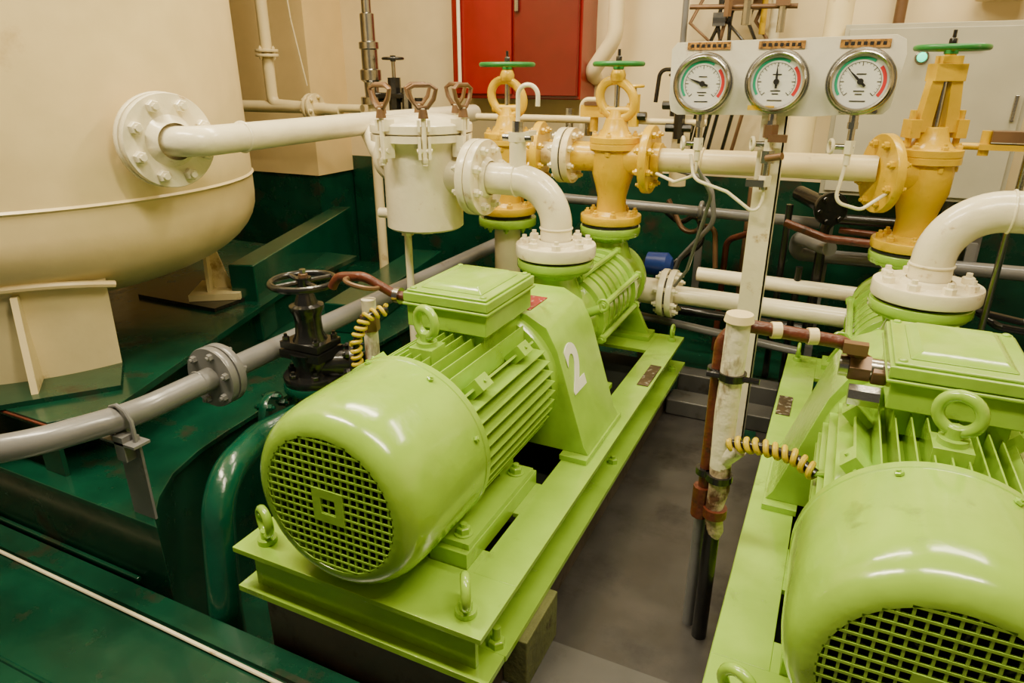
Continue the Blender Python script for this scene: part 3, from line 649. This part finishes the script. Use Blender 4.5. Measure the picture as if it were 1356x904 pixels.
for (x,z,y) in((-.78,1.02,2.75),(-.63,1.06,2.8),(-.60,.98,2.75),(-.55,1.12,2.8)):
    b.cyl((x,y,z-.06),(x,y,z+.06),.022,BLK if x>-.7 else YEL,n=8);b.torus((x,y,z+.09),(0,0,1),.03,.006,BLK if x>-.7 else YEL,20,8);b.cyl((x,y,z),(x,y,z+.09),.006,STL);b.cyl((x-.05,y,z-.02),(x+.05,y,z-.02),.016,BLK,n=8)
b.tube(bend([(-.60,2.78,.9),(-.60,2.78,1.17),(-.70,2.8,1.17),(-.71,2.8,1.05)],.03),.008,BLK,8)
b.cyl((-.85,2.77,.98),(-.5,2.77,.98),.012,CREAM);b.cyl((-.9,2.6,.99),(-1.4,2.6,.99),.014,CREAM)
b.cyl((-.62,2.9,.72),(-.62,2.9,1.0),.035,CREAM)
b.box((-.84,2.45,1.03),(.09,.05,.04),YEL);b.cyl((-.84,2.45,1.03),(-.84,2.45,.96),.015,YEL);b.box((-.84,2.45,1.055),(.06,.06,.012),BRN)
b.tube(bend([(-.98,2.7,.95),(-.98,2.7,1.06),(-.9,2.7,1.06)],.03),.010,CREAM,10)
for x in(-1.0,-.92): b.cyl((x,2.62,.93),(x,2.62,1.03),.016,STL,n=8)
b.finish(.0)
b=B('wall_service_pipes')
b.tube(bend([(-2.50,2.6,2.5),(-2.50,2.6,1.20),(-2.50,2.6,1.02),(-2.1,2.6,1.0)],.04),.026,CREAM,18)
for z in(1.235,1.255): b.flange((-2.50,2.6,z),(0,0,1),.052,.012,CREAM,4,.008)
b.cyl((-2.8,2.6,1.01),(-2.25,2.6,1.01),.027,CREAM);b.cyl((-2.25,2.6,1.01),(-1.98,2.6,1.01),.018,CREAM)
b.flange((-2.27,2.6,1.01),(1,0,0),.062,.014,CREAM,6,.009);b.flange((-2.245,2.6,1.01),(1,0,0),.062,.014,CREAM,6,.009)
b.tube([(-2.6,2.85,1.8),(-2.56,2.85,1.4),(-2.5,2.85,1.1)],.004,CREAM,6)
b.finish()
b=B('relief_valve')
b.lathe((-1.92,2.6,1.03),(0,0,1),[(0,0),(0,.05),(.03,.05),(.035,.03),(.09,.032),(.10,.045),(.14,.045),(.145,.035),(.22,.035),(.225,.042),(.25,.042),(.255,.03),(.36,.03),(.365,.02),(.42,.02),(.42,0)],STL,28)
b.cyl((-1.92,2.6,.2),(-1.92,2.6,1.03),.022,CREAM)
b.cyl((-1.80,2.6,1.0),(-1.80,2.6,1.14),.028,BLK,n=8);b.cyl((-1.80,2.6,1.1),(-1.80,2.6,1.22),.008,STL);b.wheel((-1.80,2.6,1.215),(0,0,1),.042,.006,BLK,4,.012)
b.cyl((-1.92,2.6,1.06),(-1.76,2.6,1.06),.02,BLK)
b.cyl((-1.74,2.6,.98),(-1.74,2.6,1.10),.022,STL,n=8);b.cyl((-1.68,2.6,.98),(-1.68,2.6,1.06),.018,BLK,n=8)
b.boxmm(-1.86,-1.74,2.56,2.64,1.06,1.075,BLK)
b.finish()
# ceiling lamps
def lamp(x,y,sx,sy,e):
    b=B('ceiling_light');b.boxmm(x-sx/2-.03,x+sx/2+.03,y-sy/2-.03,y+sy/2+.03,2.54,2.6,CAB);b.boxmm(x-sx/2,x+sx/2,y-sy/2,y+sy/2,2.53,2.54,TUBE);b.finish()
    l=bpy.data.lights.new('tube_light','AREA');l.shape='RECTANGLE';l.size=sx;l.size_y=sy;l.energy=e;l.color=(1,.85,.57)
    o=bpy.data.objects.new('tube_light',l);bpy.context.collection.objects.link(o);o.location=(x,y,2.52)
lamp(.3,.6,1.2,.14,50);lamp(-1.5,.5,1.2,.14,70);lamp(-1.2,2.0,1.2,.14,50);lamp(.5,2.3,1.2,.14,34)
w=bpy.data.worlds.new('w');bpy.context.scene.world=w;w.use_nodes=True
w.node_tree.nodes['Background'].inputs[0].default_value=(1,.88,.68,1);w.node_tree.nodes['Background'].inputs[1].default_value=.14
cd=bpy.data.cameras.new('camera');cd.lens=36*900/1356;cd.sensor_width=36;cd.clip_start=.02
co=bpy.data.objects.new('camera',cd);bpy.context.collection.objects.link(co)
co.location=(0,0,1.15);co.rotation_euler=(math.radians(68.6),0,math.radians(25.5));bpy.context.scene.camera=co
